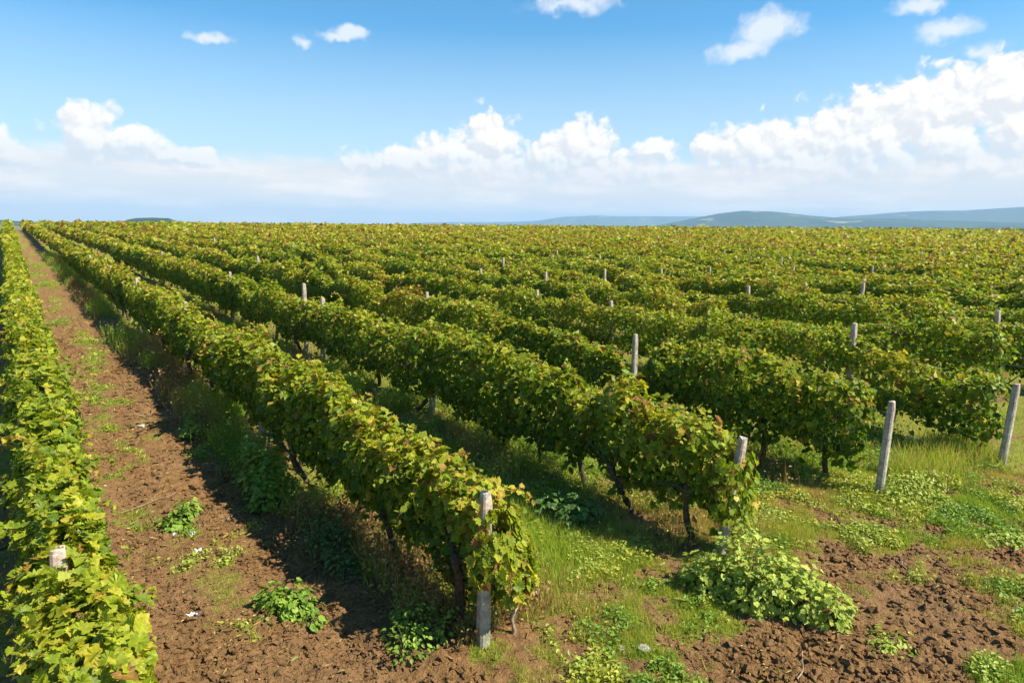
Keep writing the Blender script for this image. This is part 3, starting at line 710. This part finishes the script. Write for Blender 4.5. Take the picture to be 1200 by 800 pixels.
# litter and stones
def lump(name, x, y, r, mat, label, cat, seed, flat=.5, ax=1.):
    r_ = np.random.RandomState(seed); me = bpy.data.meshes.new(name)
    import bmesh
    bm = bmesh.new(); bmesh.ops.create_icosphere(bm, subdivisions=2, radius=1)
    for v in bm.verts:
        f = 1+r_.normal(0, .14); v.co = Vector((v.co.x*r*f*ax, v.co.y*r*f, v.co.z*r*flat*f))
    bm.to_mesh(me); bm.free(); me.materials.append(mat)
    o = bpy.data.objects.new(name, me); COL.objects.link(o); o.location = (x, y, gzz(x, y)+r*flat*.35); o.rotation_euler[2] = r_.rand()*6
    return tag(o, label, cat)
def scrap(x, y, r, seed, label, tilt=.4):
    r_ = np.random.RandomState(seed); n = 7; V = []
    for j in range(n):
        for i in range(n):
            u, v = i/(n-1)-.5, j/(n-1)-.5; V.append((u*2*r*(1+.25*r_.rand()), v*1.3*r*(1+.3*r_.rand()), .35*r*math.sin(u*7+seed)*math.cos(v*6)+r_.normal(0, .06*r)))
    kk = np.arange(n*n).reshape(n, n); Q = np.stack([kk[:-1, :-1], kk[:-1, 1:], kk[1:, 1:], kk[1:, :-1]], -1).reshape(-1, 4)
    keep = r_.rand(len(Q)) > .08; o = make_mesh('paper_scrap', np.array(V), Q[keep], mat=M_paper)
    o.location = (x, y, gzz(x, y)+r*.45); o.rotation_euler = (tilt, .1, r_.rand()*6); return tag(o, label, 'litter', 'white litter on the dirt track')
scrap(1.11, 6.63, .055, 1, 'crumpled white paper scrap lying alone on bare soil of the track')
scrap(1.30, 8.62, .05, 2, 'white paper scrap tucked at the left foot of the low weed bush')
scrap(1.46, 8.48, .045, 3, 'white paper scrap at the right foot of the low weed bush')
scrap(1.43, 7.98, .05, 4, 'dull white flake on the track below the low weed bush', .1)
scrap(.52, 6.0, .04, 5, 'tiny pale scrap at the bottom edge of the leftmost vine row')
scrap(12.6, 5.2, .09, 6, 'white crumpled paper in the grass behind the rightmost two posts')
scrap(13.2, 5.0, .06, 7, 'small white scrap in the grass near the rightmost post')
lump('stone', 3.0, 5.85, .07, M_stone, 'pale stone under the drooping leaves of the first vine row', 'stone', 3)
lump('stone', 4.28, 3.80, .06, M_stone, 'whitish stone lying in the foreground grass', 'stone', 4)
lump('stone', 4.15, 3.95, .035, M_stone, 'small whitish stone just behind the foreground stone in grass', 'stone', 5)
lump('stone', 1.62, 13.4, .06, M_stone, 'pale stone on the track far up from the camera', 'stone', 6)
def twig(x, y, L, ang, seed, label):
    r_ = np.random.RandomState(seed); n = 9; T = TubeAcc(); a = ang; p_ = [(x, y)]
    for i in range(n): a += r_.normal(0, .16); p_.append((p_[-1][0]+math.cos(a)*L/n, p_[-1][1]+math.sin(a)*L/n))
    pts = np.array([(a_, b_, gzz(a_, b_)+.025+.02*r_.rand()) for a_, b_ in p_]); T.add(pts, np.linspace(.007, .003, n+1), 5)
    q = pts[4]; T.add(np.array([q, q+np.array([math.cos(a+.7), math.sin(a+.7), .2])*L*.15, q+np.array([math.cos(a+.5), math.sin(a+.5), .3])*L*.25]), [.004, .003, .002], 4)
    tag(T.build('twig', M_twig, loc=tuple(pts[0])), label, 'twig', 'dry twigs on the soil')
twig(.85, 9.6, .7, .25, 1, 'dry curved twig on the left side of the track')
twig(1.9, 8.6, .6, 1.1, 2, 'dry twig in the middle of the track right of the low weed bush')
twig(2.1, 10.6, .6, -.3, 3, 'dry twig by the dark shaded bush')
twig(7.6, 2.9, .6, .9, 4, 'dry twig on the tilled soil at right')
twig(5.0, 2.75, .5, .1, 5, 'dry twig on the soil in front of the mallow bush')
# dried bunch in the left row
def grape_bunch(x, y, z, seed, label):
    import bmesh
    r_ = np.random.RandomState(seed); bm = bmesh.new()
    for i in range(34):
        t_ = r_.rand(); rr = .038*(1-t_*.7); a = r_.rand()*6.28
        M4 = Matrix.Translation((math.cos(a)*rr, math.sin(a)*rr, -t_*.12)); bmesh.ops.create_icosphere(bm, subdivisions=1, radius=.009*r_.uniform(.7, 1.1), matrix=M4)
    me = bpy.data.meshes.new('grape_bunch'); bm.to_mesh(me); bm.free(); me.materials.append(M_grape)
    o = bpy.data.objects.new('grape_bunch', me); COL.objects.link(o); o.location = (x, y, z); tag(o, label, 'grapes')
grape_bunch(.30, 6.35, 1.52, 1, 'dark dried grape bunch among the leaves of the leftmost vine row')

# ------------------------------------------------------------------ grass, low weeds, clods (nobody could count them)
def scatter(n, box, fn):
    x = rs.uniform(box[0], box[1], n); y = rs.uniform(box[2], box[3], n); k_ = rs.uniform(0, 1, n) < fn(x, y); return x[k_], y[k_]
def blades(acc, x, y, h, w, kind, lean=.45):
    n = len(x); z = ground_z(x, y)-.005
    P = np.stack([x, y, z], 1); a = rs.uniform(0, 2*math.pi, n); ln = np.abs(rs.normal(0, lean, n))
    tp = np.stack([np.cos(a)*ln, np.sin(a)*ln, 1+0*a], 1); b_ = rs.uniform(0, 2*math.pi, n); nr = np.stack([np.cos(b_), np.sin(b_), .3+0*b_], 1)
    cc = wcol(kind, n); acc.add(*leaves(P, nr, tp, h, cc*.9, 4, cc*1.2, w))
def inview(x, y, m=4):
    a = np.degrees(np.arctan2(x, y)); return (a > -5-m) & (a < 74+m)
A = Acc()
for box, n, hs in (((2.4, 12.5, 1.2, 6.0), 420000, 1.), ((3.4, 14, 6.0, 12), 90000, 1.2), ((.5, 2.9, 4, 14), 60000, .9), ((.4, 2.9, 14, 60), 60000, 1.6), ((3.4, 30, 12, 40), 60000, 2.)):
    x, y = scatter(n, box, lambda a, b_: sm(veg(a, b_), .38, .8)*inview(a, b_))
    m_ = len(x); tall = fbm(x*1.1, y*1.1, 2, 61)
    h = (.028+.12*tall**1.7*rs.uniform(.3, 1.7, m_))*hs; w = .0042*rs.uniform(.7, 1.5, m_)*(1+hs)*.6
    yl = fbm(x*.8, y*.8, 3, 62)+rs.normal(0, .08, m_)
    for kd, ms in (('green', yl < .40), ('lush', (yl >= .40) & (yl < .5)), ('yellow', (yl >= .50) & (yl < .63)), ('dry', yl >= .63)):
        if ms.any(): blades(A, x[ms], y[ms], h[ms], w[ms], kd, .6)
# lush green tuft between the first two rows
x = rs.normal(4.5, .42, 9000); y = rs.normal(6.2, .75, 9000); blades(A, x, y, rs.uniform(.08, .24, 9000), rs.uniform(.004, .007, 9000), 'lush', .7)
tag(A.build('grass', M_grass), 'short green and yellow grass on the headland and between the vine rows', 'grass', kind='stuff')

A = Acc()     # low broad leaved weeds
for box, n, sz in (((2.4, 12.5, 1.2, 6.0), 190000, .032), ((.6, 2.9, 4.2, 16), 110000, .030), ((3.4, 14, 6, 12), 50000, .034), ((.5, 2.9, 16, 60), 40000, .05)):
    x, y = scatter(n, box, lambda a, b_: sm(veg(a, b_), .42, .75)*sm(fbm(a*2.1, b_*2.1, 3, 71), .40, .60)*inview(a, b_))
    m_ = len(x); P = np.stack([x, y, ground_z(x, y)+rs.uniform(.005, .09, m_)*sz/.03], 1)
    nr = rs.normal(0, .4, (m_, 3)); nr[:, 2] += 1; tp = rs.normal(0, 1, (m_, 3)); kd = fbm(x*.9, y*.9, 2, 73)
    cc = np.where((kd > .55)[:, None], wcol('mallow', m_), np.where((kd > .42)[:, None], wcol('yellow', m_), wcol('green', m_))); A.add(*leaves(P, nr, tp, sz*rs.uniform(.5, 1.6, m_), cc, 3, cc*1.15))
tag(A.build('ground_weeds', M_weed), 'low broad leaved weeds scattered over the soil and grass', 'weeds', kind='stuff')

A = Acc()     # tall weeds and dry grass along the feet of the rows
def footweeds(k, ya, yb, n, side, kindf, hmax):
    y = rs.uniform(ya, yb, n); x = rowx(k)+side*rs.uniform(0, 1, n)**.8+rs.normal(0, .12, n)
    dens = sm(fbm(x*1.2, y*1.0, 3, 81+k), .36, .62); m_ = rs.uniform(0, 1, n) < dens; x, y = x[m_], y[m_]; n = len(x)
    if not n: return
    hh = hmax*(.35+.9*fbm(x*1.4, y*1.4, 2, 83)); z0 = ground_z(x, y)
    kd = fbm(x*.9, y*.55, 2, 84+k)+rs.normal(0, .06, n)
    for nm, ms in kindf(kd, y):
        c_ = ms.sum()
        if not c_: continue
        q = ms.nonzero()[0][:max(1, c_//2)]; blades(A, x[q], y[q], hh[q]*rs.uniform(.5, 1.1, len(q)), rs.uniform(.005, .010, len(q)), nm, .35)
        q = ms.nonzero()[0][c_//2:]; m2 = len(q)
        if m2:
            P = np.stack([x[q], y[q], z0[q]+hh[q]*rs.uniform(.05, .95, m2)], 1); nr = rs.normal(0, .5, (m2, 3)); nr[:, 2] += .8; tp = rs.normal(0, 1, (m2, 3)); cc = wcol(nm, m2)
            A.add(*leaves(P, nr, tp, rs.uniform(.025, .06, m2), cc, 3, cc*1.1))
def mixk(kd, y):
    return [('green', kd < .40), ('lush', (kd >= .40) & (kd < .5)), ('yellow', (kd >= .5) & (kd < .57)), ('dry', (kd >= .57) & (kd < .66)), ('rust', kd >= .66)]
def drymix(kd, y):
    return [('lush', kd < .38), ('yellow', (kd >= .38) & (kd < .47)), ('dry', (kd >= .47) & (kd < .60)), ('rust', kd >= .60)]
footweeds(0, 4.6, 12, 14000, -.5, drymix, .24); footweeds(0, 10, 22, 22000, -.65, mixk, .50); footweeds(0, 20, 70, 36000, -.9, mixk, .7)
footweeds(0, 4.7, 16, 16000, .9, drymix, .36); footweeds(0, 5, 22, 18000, -.35, drymix, .62); footweeds(1, 4.8, 16, 18000, -.65, drymix, .5); footweeds(1, 5, 16, 7000, .7, mixk, .3)
footweeds(1, 16, 40, 12000, -.8, mixk, .4); footweeds(2, 5, 30, 14000, -.8, mixk, .4); footweeds(2, 5, 14, 6000, .8, mixk, .3); footweeds(3, 4.6, 16, 12000, -.9, mixk, .4)
footweeds(-1, 5.8, 30, 6000, .55, mixk, .14); footweeds(4, 4.6, 12, 6000, -1.0, mixk, .35); footweeds(-1, 4, 30, 6000, -.9, mixk, .2)
tag(A.build('tall_weeds', M_weed), 'tall green weeds and dry brown grass along the feet of the vine rows', 'weeds', kind='stuff')

A = Acc()     # arching grass by the right hand posts
n = 5200; ccx = rs.uniform(10.6, 13.2, n); ccy = 4.35+.35*noise(ccx*2, 0*ccx, 5)+rs.normal(0, .28, n)
hh_ = rs.uniform(.10, .40, n); ww_ = rs.uniform(.007, .016, n)
for kd, a_, b_ in (('yellow', 0, 2000), ('lush', 2000, 3600), ('dry', 3600, 5200)): blades(A, ccx[a_:b_], ccy[a_:b_], hh_[a_:b_], ww_[a_:b_], kd, 1.0)
tag(A.build('tall_grass', M_grass), 'long arching grass between the two rightmost posts', 'grass', kind='stuff')

# dead leaves and straw lying about
A = Acc()
for box, n, sz in (((.5, 12, 1.2, 9), 16000, .035), ((.5, 8, 9, 30), 12000, .05)):
    x, y = scatter(n, box, lambda a, b_: (.15+.85*sm(fbm(a*1.3, b_*1.3, 2, 97), .4, .65))*inview(a, b_))
    m_ = len(x); P = np.stack([x, y, ground_z(x, y)+.012+rs.uniform(0, .02, m_)], 1); nr = rs.normal(0, .35, (m_, 3)); nr[:, 2] += 1; tp = rs.normal(0, 1, (m_, 3)); tp[:, 2] *= .2
    cc = np.where((rs.rand(m_) < .5)[:, None], wcol('dry', m_), wcol('rust', m_)); wd = sz*np.where(rs.rand(m_) < .5, .10, .7); A.add(*leaves(P, nr, tp, sz*rs.uniform(.5, 1.5, m_)*np.where(wd < .01, 2.2, 1), cc, 3, cc, wd))
tag(A.build('leaf_litter', M_weed), 'dry fallen leaves and straw on the soil', 'leaf litter', kind='stuff')
# clods of soil
import bmesh
bm = bmesh.new(); bmesh.ops.create_icosphere(bm, subdivisions=1, radius=1); bv = np.array([v.co[:] for v in bm.verts]); bf = np.array([[v.index for v in f.verts] for f in bm.faces]); bm.free()
xs_, ys_ = [], []; ss_ = []
for box, n, smx in (((.55, 2.9, 4, 9), 42000, .036), ((.55, 2.9, 9, 25), 30000, .042), ((4.2, 11.5, 1.3, 5), 80000, .036), ((2.4, 6, 3, 8), 5000, .02), ((-.9, .6, 4, 12), 2500, .03)):
    x, y = scatter(n, box, lambda a, b_: (1-sm(veg(a, b_), .25, .5))*(.25+.75*sm(fbm(a*1.7, b_*1.7, 2, 91), .32, .62))*inview(a, b_))
    xs_.append(x); ys_.append(y); ss_.append(.004+smx*rs.uniform(0, 1, len(x))**5.0*(.5+1.2*fbm(x*.9, y*.9, 2, 93)))
x = np.concatenate(xs_); y = np.concatenate(ys_); s = np.concatenate(ss_)*.8; n = len(x)
V = bv[None]*(s[:, None, None]*(1+rs.normal(0, .34, (n, len(bv), 1))))*np.stack([rs.uniform(.7, 1.5, n), rs.uniform(.7, 1.4, n), rs.uniform(.5, .9, n)], 1)[:, None, :]
V = V+np.stack([x, y, ground_z(x, y)+s*.2], 1)[:, None, :]
FF = bf[None]+(np.arange(n)*len(bv))[:, None, None]
o = make_mesh('soil_clods', V.reshape(-1, 3), FF.reshape(-1, 3), mat=M_ground, extra=np.zeros(n*len(bv)), smooth=False)
tag(o, 'brown clods of tilled soil', 'soil clods', kind='stuff')
